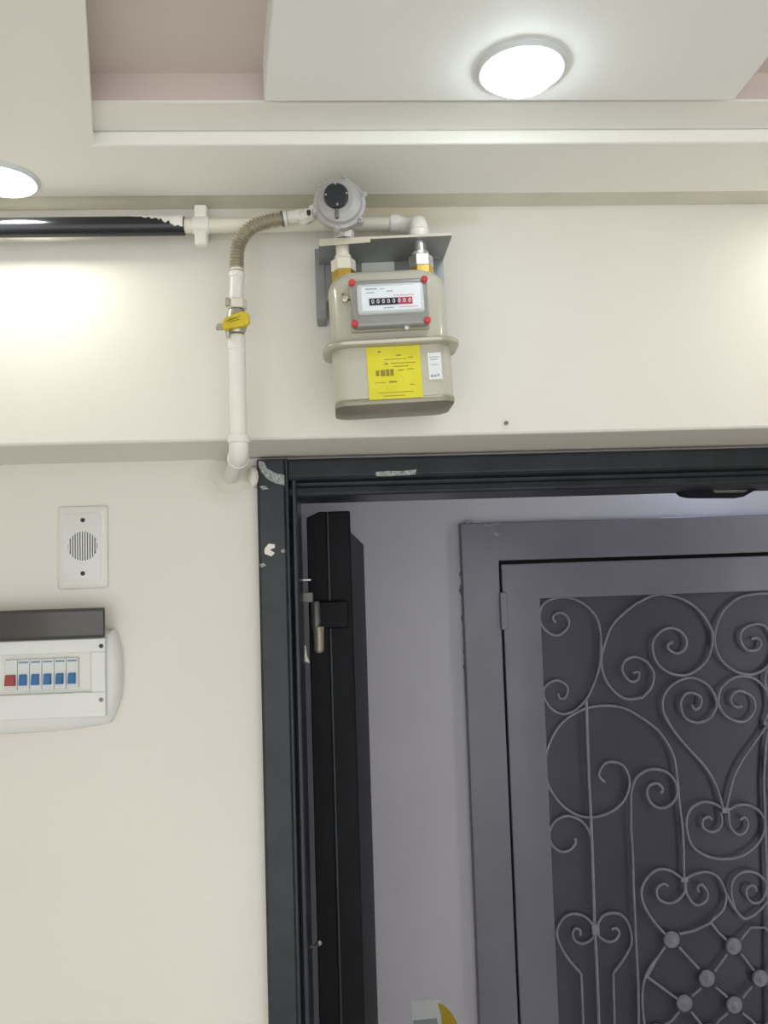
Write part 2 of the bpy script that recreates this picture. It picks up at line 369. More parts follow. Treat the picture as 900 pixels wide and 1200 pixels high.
# ------------------------------------------------------------------ our door leaf, swung open into the corridor
YD = 0.165
lx0, lx1, lx2 = P(364, 800, YD).x, P(389, 800, YD).x, P(416, 800, YD).x
lz = P(400, 599, YD).z
tl = thing('door_1', (lx0, YD, 0), 'black steel door leaf swung open into the corridor', 'door', kind='structure')
a = [(lx0, YD, 0.01), (lx1, YD, 0.01), (lx1, YD, lz), (lx0+0.022, YD, lz), (lx0, YD, lz-0.010)]
obj('hinge_stile', G().prism(a, [Vector(p)+Vector((0, 0.05, 0)) for p in a]), 'blackmatt', tl, bevel=0.002)
obj('edge_stile', G().box((lx1, YD-0.004, 0.01), (lx2, YD+0.05, lz)), 'blackmatt', tl, bevel=0.003)
xf = P(431, 800, 1.08).x
lp = [(lx2-0.003, YD+0.048), (xf, 1.08), (xf-0.05, 1.08), (lx2-0.055, YD+0.048)]
obj('leaf_panel', slab(lp, 0.01, lz-0.030), 'blackmatt', tl, bevel=0.003)
obj('edge_highlight_strip', G().tube([(lx1, YD-0.003, 0.02), (lx1, YD-0.003, lz-0.004)], 0.0028, 10), 'black', tl)  # added glossier strip, stands in for the highlight along the stile edge
# strike strip and hinge parts
zt, zb = P(385, 704, YD).z, P(385, 736, YD).z
h = obj('hinge', G().box((P(374,700,YD).x, YD-0.016, zb), (P(408,700,YD).x, YD, zt)), 'blackmatt', tl, bevel=0.003)
kx = P(370, 720, YD-0.012)
obj('hinge_knuckle', G().lathe((kx.x, YD-0.012, P(370,735,YD).z), (0,0,1), [(0,.0075),(.002,.009),(.042,.009),(.046,.007)], 16), 'hinge', h)
obj('hinge_pin', G().lathe((P(374,750,YD).x, YD-0.014, P(374,764,YD).z), (0,0,1), [(0,.005),(.004,.0085),(.040,.0095),(.041,.0105),(.045,.0105)], 16), 'pin', h)
q0, q1 = P(350, 706, 0.13), P(364, 694, 0.13)
obj('hinge_plate', G().box((q0.x, 0.118, q0.z), (q1.x+0.004, 0.150, q1.z)), 'hinge', h, bevel=0.001)
q0, q1 = P(350, 681, 0.12), P(363, 678.5, 0.12)
obj('bolt_rod', G().box((q0.x, 0.116, q0.z), (q1.x+0.002, 0.128, q1.z)), 'steel', h, bevel=0.0006)
flake([(354,752),(358,757),(360,769),(363,777),(357,775),(354,771)], 0.112, 'plaster', tf, 'plaster_flake')

# ------------------------------------------------------------------ neighbour's door
YN = YC - 0.03
tn = thing('trim_neighbour_frame', (NX0, YN, 0), 'violet grey steel frame around the iron grille door', 'door frame', kind='structure')
iz = NZ1 - NFW*1.02
def ushape(x0, x1, zt, wx, wz, y0, y1):
    q = [(x0, 0.01), (x0+wx, 0.01), (x0+wx, zt-wz), (x1-wx, zt-wz), (x1-wx, 0.01), (x1, 0.01), (x1, zt), (x0, zt)]
    return G().prism([(x, y0, z) for x, z in q], [(x, y1, z) for x, z in q])
obj('welded_frame', ushape(NX0, NX1, NZ1, NFW, NZ1-iz, YN, YC+0.05), 'nframe', tn, bevel=0.004)
flake([(541,612),(549,611),(557,612),(548,614)], YN, 'chip', tn, 'paint_chip', 0.0006)
flake([(566,615),(578,613),(591,612),(581,615),(572,617)], YN, 'chip', tn, 'paint_chip', 0.0006)
flake([(573,622),(580,624),(587,626),(582,628)], YN, 'chip', tn, 'paint_chip', 0.0006)
# crumbled plaster along the left edge of the frame
for y0, y1, wd in ((668,678,6),(684,700,7),(716,734,5),(760,768,4),(776,788,4),(800,806,3)):
    pts = [(543, y0-2), (543-wd*.6, y0), (543-wd, (y0+y1)/2), (543-wd*.5, y1), (543.5, y1+2)]
    flake([(x+(y-640)*0.028, y) for x, y in pts], YC, 'gap' if wd < 5 else 'hinge', wc, 'plaster_crack', 0.002)
LX0, LX1 = NX0+NFW+0.008, NX1-NFW-0.008; LZ = iz-0.012
td = thing('door_2', ((LX0+LX1)/2, YN+0.006, 0), "neighbour's violet grey steel door with wrought iron scroll grille", 'door', kind='structure')
sw = P(632, 760, YN+0.006).x - P(588, 760, YN+0.006).x
tz = P(700, 699, YN+0.006).z
YD2 = YN + 0.006
obj('leaf_frame', ushape(LX0, LX1, LZ, sw, LZ-tz, YD2, YD2+0.045), 'nframe', td, bevel=0.003)
obj('rail', G().box((LX0+sw, YD2, 0.01), (LX1-sw, YD2+0.045, 0.20)), 'nframe', td, bevel=0.003)
obj('sheet', G().box((LX0+sw-0.01, YD2+0.03, 0.1), (LX1-sw+0.01, YD2+0.040, LZ-0.01)), 'npanel', td)
obj('rebate', G().box((NX0+NFW-0.01, YC+0.032, 0.0), (NX1-NFW+0.01, YC+0.045, iz+0.01)), 'gap', tn)
hx = P(587, 710, YD2)
obj('hinge', G().box((NX0+NFW-0.004, YN-0.012, P(587,738,YN).z), (LX0+0.012, YN+0.010, P(587,694,YN).z)), 'nframe', td, bevel=0.004)

Y0 = YD2 + 0.014                             # plane of the iron work
def zz(ox, oy, sc): return lambda *pts: [(ox + x/sc, oy + y/sc) for x, y in pts]
A = zz(620, 680, 900/140); B = zz(750, 680, 6.0); C3 = zz(620, 820, 900/140)
D4 = zz(730, 840, 900/170); E5 = zz(630, 1000, 6.0); F6 = zz(730, 1000, 900/170)
made = []
def iron(pts, name='scroll', r=0.0042, k=4, sm=True, flatten=True):
    w3 = [P(x, y, Y0) for x, y in pts]
    path = smooth(w3, k) if sm else w3
    made.append(obj(name, G().tube(path, r, 8), 'scroll', td))
iron(A((200,320),(178,290),(195,255),(240,245),(285,275),(300,325),(270,380),(210,415),(145,395),(95,340),(78,280),(95,195),(160,145),(260,128),(360,150),(450,210),(510,290),(535,390),(540,520),(530,640),(495,760),(440,880),(370,960),(290,1003),(220,1000),(150,950),(108,870),(120,800),(190,755),(255,770),(290,815),(275,880),(230,890),(215,850)))
iron(A((780,698),(825,692),(820,745),(770,765),(720,720),(700,660),(730,600),(800,578),(870,605)) + B((60,590),(96,660),(80,750),(20,820)) +
     A((840,885),(750,898),(680,870),(600,790),(555,690),(545,580),(570,480),(620,350),(700,260),(800,180)) +
     B((0,150),(80,110),(165,100),(290,130),(390,190),(460,270),(508,370),(505,460),(470,560),(400,630),(320,668),(230,660),(150,615),(100,540),(88,450),(115,390),(170,345),(230,338),(290,365),(328,430),(310,490),(255,515),(205,490),(195,455),(230,435)))
iron(B((780,412),(830,410),(850,450),(820,490),(750,490),(705,420),(720,350),(800,310),(880,325),(940,420),(940,530),(900,600),(830,650),(750,662),(660,635),(570,560),(526,450),(535,330),(590,210),(690,125),(800,98),(920,100),(1040,180),(1110,300),(1150,440),(1150,580),(1110,720),(1040,800),(960,820),(890,760),(880,660),(940,580),(1010,580),(1050,640),(1020,690)))
iron(B((365,875),(385,908),(420,890),(430,830),(380,795),(320,800),(285,860),(300,940),(350,990),(420,1000),(490,970),(535,890),(528,820),(480,740),(400,695),(320,690),(220,740),(165,820),(160,910),(200,1010)) +
     D4((265,0),(310,80),(400,190),(510,310),(570,410),(605,510),(620,570)))
iron(B((720,885),(670,890),(635,840),(670,785),(730,785),(795,830),(805,910),(750,985),(670,990),(590,940),(550,860),(570,760),(650,690),(740,675),(830,710),(890,790),(905,900),(870,1010)) +
     D4((900,40),(830,140),(740,270),(690,370),(660,480),(640,570)))
iron(C3((570,620),(525,570),(560,490),(620,468),(700,490),(745,560),(755,650),(720,750),(640,830),(520,880),(400,880),(300,835),(210,750),(140,630),(122,480),(145,350),(210,220),(300,130),(430,65),(560,45),(680,55),(780,95)) +
     D4((190,60),(245,120),(290,190),(320,270),(338,400),(350,540),(365,660),(374,780),(378,990)))
iron(C3((345,1040),(350,1080),(310,1130),(240,1145),(170,1090),(150,1010),(190,920),(270,877),(350,890),(420,940),(465,1030),(475,1150)))
# below the photograph the bars run on to the bottom rail
zlow = 0.195
def drop(pts):
    w3 = [P(x, y, Y0) for x, y in pts]; w3.append(Vector((w3[-1].x, w3[-1].y, zlow))); return w3
def bar(pts, r=0.0048): made.append(obj('bar', G().tube(drop(pts), r, 8), 'scroll', td))
def scroll_to_rail(curl, straight):
    path = smooth([P(x, y, Y0) for x, y in curl], 4) + drop(straight)
    made.append(obj('scroll', G().tube(path, 0.0042, 8), 'scroll', td))
bar(A((430,905)) + C3((435,180),(450,600),(465,900),(475,1150)) + E5((400,520),(415,800),(430,1200)), 0.0055)
path = smooth([P(x, y, Y0) for x, y in D4((235,475),(245,445),(215,415),(165,425),(148,470),(170,530),(220,565),(280,555),(330,500),(330,420),(280,350),(200,325),(130,340),(75,390),(48,480))], 4) + drop(D4((50,700),(60,850),(65,1059)) + E5((690,600),(705,900),(710,1200)))
made.append(obj('scroll', G().tube(path, 0.0045, 8), 'scroll', td))
scroll_to_rail(E5((300,575),(295,540),(265,528),(245,560),(260,610),(310,635),(365,615),(400,570),(392,510),(340,450),(270,425),(200,440),(150,500),(135,570),(170,670),(230,760),(290,828)), E5((306,850),(312,1000),(320,1200)))
scroll_to_rail(E5((520,535),(550,525),(572,560),(545,610),(490,620),(430,580),(415,520),(460,440),(530,420),(590,435),(640,500),(660,630),(600,750),(540,830)), E5((530,850),(535,1000),(540,1200)))
c = P(*E5((405,533))[0], Y0); obj('collar', G().box((c.x-.012, Y0-.007, c.z-.016), (c.x+.012, Y0+.007, c.z+.016)), 'scroll', td, bevel=0.002)
c = P(*D4((632,578))[0], Y0); obj('collar', G().box((c.x-.013, Y0-.007, c.z-.009), (c.x+.013, Y0+.007, c.z+.009)), 'scroll', td, bevel=0.002)
iron(D4((620,575),(570,540),(500,528),(430,560),(395,630),(400,720),(430,800),(490,850),(580,880),(700,875),(790,830),(860,750),(880,660),(850,590),(780,550),(710,550),(650,580)))
iron(D4((605,590),(615,650),(590,700),(545,715),(500,690),(495,640),(530,620),(550,640)))
iron(D4((655,590),(665,680),(715,730),(760,710),(775,660),(755,625),(725,640)))
iron(F6((375,165),(300,110),(220,100),(150,150),(115,230),(130,320),(190,420),(260,500)))
iron(F6((380,165),(385,230),(340,290),(280,310),(220,280),(210,220),(250,190),(280,205)))
iron(F6((380,165),(430,135),(510,115),(580,140),(620,200),(640,270),(620,350),(570,400),(540,430)))
iron(F6((388,170),(395,250),(450,320),(510,300),(525,250),(490,195),(462,210),(470,240)))
iron(F6((830,235),(810,200),(770,215),(765,260),(800,305),(850,300),(885,240),(880,170),(820,120),(750,115),(695,150),(670,215),(690,330),(740,400),(790,395),(850,350),(900,290)))
iron(F6((630,230),(660,290),(700,355),(745,402)))
c = P(*F6((378,160))[0], Y0); obj('collar', G().box((c.x-.012, Y0-.006, c.z-.008), (c.x+.012, Y0+.006, c.z+.008)), 'scroll', td, bevel=0.002)
nodes = {1:(300,535), 2:(685,575), 3:(520,775), 4:(850,775), 5:(380,930), 6:(690,940), 7:(1010,600), 8:(1010,940), 9:(210,1110), 10:(540,1110), 11:(850,1110)}
for kk, q in nodes.items():
    c = P(*F6(q)[0], Y0)
    obj('rosette', G().lathe((c.x, Y0+0.006, c.z), (0,-1,0), [(0,.024),(0.008,.026),(0.012,.022),(0.011,.015),(0.015,.006),(0.0155,0)], 20), 'scroll', td)
lk = [((345,580),(470,715)), ((260,580),(205,660),(150,765)), ((350,500),(440,480),(545,430),(570,395)), ((640,535),(590,490),(545,430)), ((730,535),(790,460),(880,460),(970,560)),
      ((645,625),(570,730)), ((730,620),(810,725)), ((485,835),(425,885)), ((575,830),(645,890)), ((800,825),(740,895)), ((335,900),(305,880),(150,765)), ((350,980),(300,1040),(240,1075)),
      ((650,990),(600,1030),(570,1070)), ((740,990),(790,1030),(830,1070)), ((900,820),(970,900)), ((900,740),(980,650)), ((960,980),(880,1070)), ((420,980),(500,1080))]
for q in lk: iron(F6(*q), 'link', 0.0042, sm=False)
iron(E5((830,740),(760,860),(735,1000),(750,1200),(790,1330)), 'scroll')
bar(D4((900,60),(885,180),(872,400),(880,600),(892,1000)) + F6((900,400),(906,1050)))

# the grille is symmetrical: the outer left pieces again on the right
for k_ in (0, 5, 6, 7, 8, 9, 10):
    o = made[k_]; me = o.data.copy(); me.transform(Matrix.Scale(-1, 4, (1, 0, 0))); me.flip_normals()
    c_ = o.copy(); c_.data = me; COL.objects.link(c_); c_.parent = td

# ------------------------------------------------------------------ flyer stuck on the corridor wall
f0, f1 = P(482, 1173, YC), P(545, 1174, YC)
tfl = thing('wall_flyer', (f0.x, YC, f0.z-0.20), 'white flyer with a yellow crescent stuck on the corridor wall', 'flyer')
fb = G().box((f0.x, YC-0.0012, f0.z-0.20), (P(516,1175,YC).x, YC+0.0005, f0.z)); obj('sheet', fb, 'sticker', tfl)
cr = [(513,1175),(521,1179),(529,1187),(535,1197),(538,1210),(537,1228),(528,1246),(518,1256),(519,1235),(519,1210),(517,1190)]
obj('crescent', front_poly(cr, YC-0.002, 0.0025), 'yellow_p', tfl, flat=True)
obj('print', front_poly([(484,1196),(512,1193),(514,1206),(485,1209)], YC-0.0016, 0.001), 'sink', tfl, flat=True)

# ------------------------------------------------------------------ gas pipes on the beam
YP = YB - 0.035
pl = P(-60, 268, YP); pr = P(478, 265, YP); zP = P(236, 264.5, YP).z
xs = P(217, 268, YP).x
ye = YB - 0.095                                # axis of the meter unions
xe = P(491, 265, ye).x
tg = thing('gas_supply_pipe', (xs, YP, zP), 'cream painted horizontal gas pipe running behind the regulator to the meter', 'pipe')
obj('pipe', G().tube([(xs-0.05, YP, zP), (xe-0.030, YP, zP)], 0.0098, 20), 'wpipe2', tg)
arc = [Vector((xe-0.030, YP, zP))]
cv = []
zE = P(491, 248, ye).z - 0.0118
for q in range(0, 91, 15): cv.append((xe-0.022+0.022*math.sin(R(q)), YP-0.022+0.022*math.cos(R(q)), zP+(zE-zP)*q/120))
for q in range(0, 91, 15): cv.append((xe, ye+0.016-0.016*math.sin(R(q)), zE-0.016+0.016*math.cos(R(q))))
zsh = P(491, 279, ye).z
cv.append((xe, ye, zsh-0.001))
obj('elbow', G().tube(cv, 0.0118, 20), 'wpipe', tg)
obj('elbow_collar', G().lathe((xe, ye, zsh-0.002), (0,0,1), [(0,.0128),(.010,.0135),(.012,.0122)], 24), 'wpipe', tg)
obj('elbow_collar', G().lathe((xe-0.034, YP, zP), (1,0,0), [(0,.0105),(.002,.0125),(.012,.0128),(.014,.0115)], 24), 'wpipe', tg)
ts = thing('pipe_sleeve', (xs, YP, zP), 'glossy black pipe sleeve with torn white paint at its end', 'pipe')
rs = 0.0128
obj('sleeve', G().lathe((XL+0.002, YP, zP), (1,0,0), [(0,rs),(xs-XL-0.004,rs),(xs-XL-0.002,rs-.001),(xs-XL-0.002,.0104)], 28), 'bpipe', ts, angle=60)
# torn paint hugging the sleeve
tv = []
N = 26
x0 = P(156, 258, YP).x
for i in range(N+1):
    t_ = i/N; x = x0 + (xs-0.001-x0)*t_
    top = 62 + 6*math.sin(i*1.7); low = top - (5 + 84*t_**1.3 + random.uniform(-13, 13)*(t_ < .97)*(.3+t_))
    tv.append((x, top, low))
g = G(); vs = []; fs = []
K = 5
for rr in (rs+0.0009, rs-0.0003):
    for x, top, low in tv:
        for j in range(K+1):
            an = R(low + (top-low)*j/K); vs.append((x, YP - rr*math.cos(an), zP + rr*math.sin(an)))
L = (N+1)*(K+1)
for s_ in (0, L):
    for i in range(N):
        for j in range(K):
            p = s_ + i*(K+1)+j; fs.append((p, p+1, p+K+2, p+K+1))
bd = [i*(K+1) for i in range(N+1)] + [N*(K+1)+j for j in range(1, K+1)] + [i*(K+1)+K for i in range(N-1, -1, -1)] + [j for j in range(K-1, 0, -1)]
for i in range(len(bd)):
    p, q = bd[i], bd[(i+1) % len(bd)]; fs.append((p, q, q+L, p+L))
obj('torn_paint', G().add(vs, fs), 'plaster', ts)

# clip
cxx = P(236, 264, YP).x
tc_ = thing('pipe_clip', (cxx, YB, zP), 'white plastic pipe clip holding the gas pipe beside the black sleeve', 'pipe clip')
def arcband(r0, r1, x0, x1, n=24):
    return G().loft([[(x, YP + r*math.cos(2*math.pi*i/n), zP + r*math.sin(2*math.pi*i/n)) for i in range(n)] for x, r in ((x0, r0), (x0, r1), (x1, r1), (x1, r0))], cap=False)
obj('band', arcband(0.0098, 0.0118, cxx-0.0105, cxx+0.0105), 'wpipe', tc_)
for s_ in (1, -1):
    obj('ear', G().box((cxx-0.0085, YP+0.006, zP+s_*0.009), (cxx+0.0085, YP-0.008, zP+s_*(0.0265 if s_ > 0 else 0.0285))), 'wpipe', tc_, bevel=0.003, seg=3)

obj('stem', G().box((cxx-0.006, YB+0.001, zP-0.008), (cxx+0.006, YP+0.004, zP+0.008)), 'wpipe', tc_, bevel=0.002)
# regulator
YRG = -0.325
rc = P(398, 237, YRG); rR = (P(429, 237, YRG).x - P(367, 237, YRG).x)/2
tr = thing('gas_regulator', (rc.x, ye, rc.z-rR), 'round cast grey gas pressure regulator with black cap above the meter', 'gas regulator')
obj('diaphragm_housing', G().lathe((rc.x, YRG, rc.z), (0,1,0), [(-.0075,0),(-.0075,rR*.50),(-.006,rR*.56),(-.004,rR*.80),(-.001,rR*.84),(0.001,rR*.86),(0.002,rR*.98),(0.004,rR),(0.012,rR),(0.014,rR*.97),(0.020,rR*.84),(0.034,rR*.66),(0.046,rR*.42),(0.050,0)], 40), 'alu', tr)
for an in (20, 78, 140, 200, 262, 320):
    bx_, bz_ = rc.x + math.cos(R(an))*rR*1.0, rc.z + math.sin(R(an))*rR*1.0
    lug = obj('lug', G().lathe((bx_, YRG+0.001, bz_), (0,1,0), [(0,.0035),(.001,.0042),(.012,.0042),(.013,.0035)], 12), 'alu', tr)
    obj('bolt', G().lathe((bx_, YRG-0.002, bz_), (0,1,0), [(0,.0022),(.004,.0022)], 6), 'steel', lug)
cp = P(394, 229, YRG-0.012)
cap = obj('cap', G().lathe((cp.x, YRG-0.016, cp.z), (0,1,0), [(0,0),(0,.0120),(.002,.0146),(.012,.0150),(.012,0)], 32), 'cap', tr)
for an in (0, 90, 180, 270):
    obj('cap_notch', G().box((cp.x+math.cos(R(an+4))*.0125-.001, YRG-0.0165, cp.z+math.sin(R(an+4))*.0125-.001), (cp.x+math.cos(R(an+4))*.0125+.0012, YRG-0.014, cp.z+math.sin(R(an+4))*.0125+.001)), 'alu', cap)
obj('vent_boss', G().box((cp.x-.002, YRG-0.010, cp.z-.026), (cp.x+.0025, YRG+0.001, cp.z-.014)), 'hinge', tr, bevel=.001)
xi = P(404, 290, ye).x
zin = P(404, 280, ye).z
obj('outlet_boss', G().lathe((xi, ye, zin-0.001), (0,0,1), [(0,.0118),(.010,.0125),(.011,.0095),(.045,.0095)], 8), 'wpipe', tr)
hz = P(350, 255.5, YB-0.055)
yh = YB-0.062
hz = P(350, 255.5, yh)
obj('inlet_boss', G().lathe((P(352,255,yh).x, yh, hz.z), (1, -0.55, 0.05), [(0,.0082),(.003,.0100),(.012,.0100),(.014,.0085),(.036,.0085)], 8), 'wpipe', tr)
obj('inlet_port', G().lathe((P(364,256,-.29).x, -.298, P(363,252,-.29).z), (1, -0.2, 0.1), [(0,.0075),(.004,.0085),(.016,.0085)], 10), 'wpipe', tr)
obj('inlet_hole', G().lathe((P(362,251.5,-.30).x, -.3085, P(362,251.5,-.30).z), (0, 1, 0), [(0,.0026),(.006,.0026)], 10), 'hole', tr)

# corrugated hose
hp = [P(x, y, yh) for x, y in ((277.5,319),(277.5,306),(278.5,292),(283,280),(292,269),(304,262.5),(318,258.5),(331,256.5),(337,255.5))]
path = smooth(hp, 40)
rad = []
acc = 0.0
for i, p in enumerate(path):
    if i: acc += (p - path[i-1]).length
    rad.append(0.0085 + 0.0012*math.sin(acc*2*math.pi/0.0042))
tq = thing('gas_hose', path[0], 'bent corrugated metal gas hose between valve pipe and regulator', 'hose')
obj('corrugated_tube', G().tube(path, rad, 16), 'hose', tq, angle=60)
ed = (path[-1]-path[-4]).normalized()
obj('ferrule', G().lathe(path[-1]-ed*0.006, ed, [(0,.0088),(.001,.0098),(.004,.0098),(.006,.0086),(.026,.0086)], 20), 'wpipe', tq)
obj('ferrule_ring', G().lathe(path[-1]-ed*0.0085, ed, [(0,.0085),(.0005,.0102),(.003,.0102),(.0035,.0085)], 24), 'hinge', tq)
obj('end_nut', G().lathe(path[0]+Vector((0,0,-.008)), (0,0,1), [(0,.0088),(.001,.0104),(.007,.0104),(.008,.0090),(.012,.0090)], 24), 'wpipe', tq)

# vertical pipe, valve and elbow
YV = yh
def V(px, py): return P(px, py, YV)
vx = V(278, 420).x
tvp = thing('gas_drop_pipe', (vx, YV, V(278,565).z), 'white painted vertical gas pipe ending in an elbow into the wall', 'pipe')
obj('upper_pipe', G().tube([(V(278,322).x, YV, V(278,322).z), (vx, YV, V(278,354).z)], 0.0092, 20), 'wpipe', tvp)
obj('socket', G().lathe((vx, YV, V(278,411).z), (0,0,1), [(0,.0098),(.001,.0114),(.018,.0114),(.020,.0100)], 24), 'wpipe', tvp)
zel = Z_BEAM - 0.030
ze_top = V(279, 518).z
obj('lower_pipe', G().tube([(vx, YV, V(278,408).z), (vx, YV, ze_top)], 0.0108, 24), 'wpipe', tvp)
end = Vector((P(270,562,YL).x, YL+0.004, 0)); dirh = Vector((end.x-vx, end.y-YV, 0)); Lh = dirh.length; dirh.normalize()
zcl = V(279, 519).z; rb = min(0.026, zcl - zel); ez = []
for q in range(0, 91, 10):
    p = Vector((vx, YV, zel+rb)) + dirh*(rb-rb*math.cos(R(q))) + Vector((0,0,-rb*math.sin(R(q)))); ez.append(p)
obj('elbow', G().tube([(vx, YV, zel+rb+0.010)] + ez + [ez[-1]+dirh*0.012], 0.0128, 24), 'wpipe', tvp)
obj('elbow_collar', G().lathe((vx, YV, zel+rb-0.001), (0,0,1), [(0,.0125),(.001,.0142),(.009,.0142),(.011,.0118)], 24), 'wpipe', tvp)
obj('elbow_collar', G().lathe(ez[-1]+dirh*0.004, dirh, [(0,.0125),(.001,.0142),(.010,.0142),(.011,.0118)], 24), 'wpipe', tvp)
obj('wall_nipple', G().tube([ez[-1], ez[-1]+dirh*(Lh-rb)], 0.0108, 20), 'wpipe', tvp)
# valve
tb = thing('gas_valve', (vx, YV, V(278,392).z), 'brass ball valve with a yellow lever on the vertical gas pipe', 'valve')
obj('body', G().lathe((vx, YV, V(278,391).z), (0,0,1), [(0,.0105),(.004,.0118),(.010,.0135),(.016,.0138),(.022,.0130),(.030,.0112)], 24), 'valve', tb)
obj('upper_nut', G().lathe((vx+.001, YV, V(278,363).z), (0,0,1), [(0,.0125),(.0012,.0136),(.011,.0136),(.0145,.0105)], 6, 0.4), 'wpipe2', tb, bevel=.0008)
obj('nut_ear', G().box((V(265,355).x, YV-.012, V(265,361).z), (V(270,355).x, YV+.004, V(265,352).z)), 'valve', tb, bevel=.001)
hy = YV-.0165
obj('stem', G().lathe((V(281,377).x, YV-.010, V(281,377).z), (0,-1,0), [(0,.005),(.010,.005)], 12), 'valve', tb)
Vh = lambda x, y: P(x, y, hy)
lev = [(260,379),(264,373),(272,369.5),(281,366),(288,365.5),(292,370),(293,377),(291,381.5),(284,383),(274,385),(264,387),(261,386)]
lv = obj('lever', G().prism([Vh(*q)-Vector((0,.004,0)) for q in lev], [Vh(*q)+Vector((0,.005,0)) for q in lev]), 'yellow_h', tb, bevel=.0015)
obj('lever_print', G().prism([Vh(*q)-Vector((0,.0045,0)) for q in ((263,379),(270,374.5),(281,371.5),(283,370.5),(279,373.5),(270,377))], [Vh(*q)-Vector((0,.0035,0)) for q in ((263,379),(270,374.5),(281,371.5),(283,370.5),(279,373.5),(270,377))]), 'yink', lv, flat=True)
obj('lever_print', G().prism([Vh(*q)-Vector((0,.0045,0)) for q in ((269,378.2),(281,374.6),(281,375.6),(269,379.2))], [Vh(*q)-Vector((0,.0035,0)) for q in ((269,378.2),(281,374.6),(281,375.6),(269,379.2))]), 'yink', lv, flat=True)
obj('lever_end', G().box((Vh(253,385).x, hy-.002, Vh(253,387).z), (Vh(261,385).x, hy+.003, Vh(253,379).z)), 'valve', tb, bevel=.0015)
obj('lock_tab', G().lathe((V(268,390).x, YV-.010, V(268,400).z), (0,0,1), [(0,.001),(.006,.0028),(.012,.003)], 10), 'valve', tb)

# ------------------------------------------------------------------ meter bracket
tk = thing('meter_bracket', (P(450,300,YB).x, YB, P(450,376,YB).z), 'bent galvanised steel bracket behind and above the gas meter', 'bracket')
ysf = ye - 0.016; ybk = YB - 0.030
fl, fm, fr = P(374, 283, ysf), P(434, 280, ysf), P(530, 276, ysf)
zs = lambda x: fl.z + (fr.z-fl.z)*(x-fl.x)/(fr.x-fl.x)
xb0, xb1 = P(373, 300, ybk).x, P(519, 300, ybk).x
a = [(fl.x, ysf, zs(fl.x)), (fr.x, ysf, zs(fr.x)), (xb1, ybk, zs(xb1)), (xb0, ybk, zs(xb0))]
obj('shelf', G().prism(a, [Vector(p)+Vector((0,0,.0022)) for p in a]), 'zinc', tk)
obj('shelf_lip', G().prism([(fl.x, ysf-.001, zs(fl.x)-.006), (fm.x, ysf-.001, zs(fm.x)-.004), (fm.x, ysf-.001, zs(fm.x)+.003), (fl.x, ysf-.001, zs(fl.x)+.003)],
                          [(fl.x, ysf+.001, zs(fl.x)-.006), (fm.x, ysf+.001, zs(fm.x)-.004), (fm.x, ysf+.001, zs(fm.x)+.003), (fl.x, ysf+.001, zs(fl.x)+.003)]), 'zincp', tk)
obj('shelf_lip', G().prism([(fm.x, ysf-.001, zs(fm.x)), (fr.x, ysf-.001, zs(fr.x)), (fr.x, ysf-.001, zs(fr.x)+.003), (fm.x, ysf-.001, zs(fm.x)+.003)],
                          [(fm.x, ysf+.001, zs(fm.x)), (fr.x, ysf+.001, zs(fr.x)), (fr.x, ysf+.001, zs(fr.x)+.003), (fm.x, ysf+.001, zs(fm.x)+.003)]), 'zincp', tk)
yk = ybk
bp0, bp1, bpz = P(370,300,yk).x, P(519,300,yk).x, P(450,352,yk).z
a = [(bp0, ybk-.002, bpz), (bp1, ybk-.002, bpz), (bp1, ybk-.002, zs(bp1)+.001), (bp0, ybk-.002, zs(bp0)+.001)]
obj('back_plate', G().prism(a, [Vector(p)+Vector((0,.003,0)) for p in a]), 'zinc', tk)
ya = ybk
obj('side_arm', G().box((P(369,300,ya).x, ybk-.003, P(375,375,ya).z), (P(381,300,ya).x, YB+.001, P(375,292,ya).z)), 'zinc', tk, bevel=.0015)
fp = [(503,283),(524,287),(518,303),(505,303)]
obj('side_flap', front_poly(fp, ybk-.012, .002), 'zinc', tk, flat=True)
q0, q1 = P(424, 322, ybk-.003), P(462, 306, ybk-.003)
obj('paper_label', G().box((q0.x, ybk-.003, q0.z), (q1.x, ybk-.001, q1.z)), 'sticker', tk)

# ------------------------------------------------------------------ gas meter (built upright about its own base, hung slightly crooked)
YM = YB - 0.095                                  # centre of depth
HD = 0.047                                       # half depth
mb = P(461.5, 481, YM)
sM = (YM - 0.03 - CAM.y) / FPX                   # metres per photo pixel at the front of the case
tm = thing('gas_meter', (mb.x, mb.y, mb.z), 'beige grey diaphragm gas meter with yellow label and counter window', 'gas meter', rot=(0, R(-2.0), 0))
def ring(hx, hy, r, z, n=6): return [(x, y, z) for x, y in rrect(hx, hy, r, n)]
H = lambda py: (482 - py) * sM * 1.005           # photo height -> local height
wl_, wu = 71.5*sM, 71*sM
zf = H(410.5)
obj('lower_case', G().loft([ring(wl_*.93, HD*.84, .014, 0.0), ring(wl_*.975, HD*.92, .016, 0.0015), ring(wl_*.985, HD*.94, .018, 0.006), ring(wl_*.99, HD*.95, .02, .012), ring(wl_, HD*.965, .022, .03), ring(wl_, HD*.97, .024, zf)]), 'meter', tm, local=True, angle=50)
obj('base_bead', G().loft([ring(wl_*.95, HD*.88, .016, -.0012), ring(wl_*.995, HD*.965, .018, .000), ring(wl_*1.005, HD*.98, .019, .003), ring(wl_*.995, HD*.965, .018, .007), ring(wl_*.95, HD*.93, .017, .008)]), 'bead', tm, local=True, angle=50)
zt_ = H(317); rr = .024; rings = [ring(wu, HD*.93, .03, zf)]
for q in range(0, 91, 10):
    ins = rr*(1-math.cos(R(q))); rings.append(ring(wu-ins, HD*.93-ins*.9, max(.03-ins*.5, .01), zt_-rr+rr*math.sin(R(q))))
obj('upper_case', G().loft(rings), 'meter', tm, local=True, angle=50)
fh = 82*sM
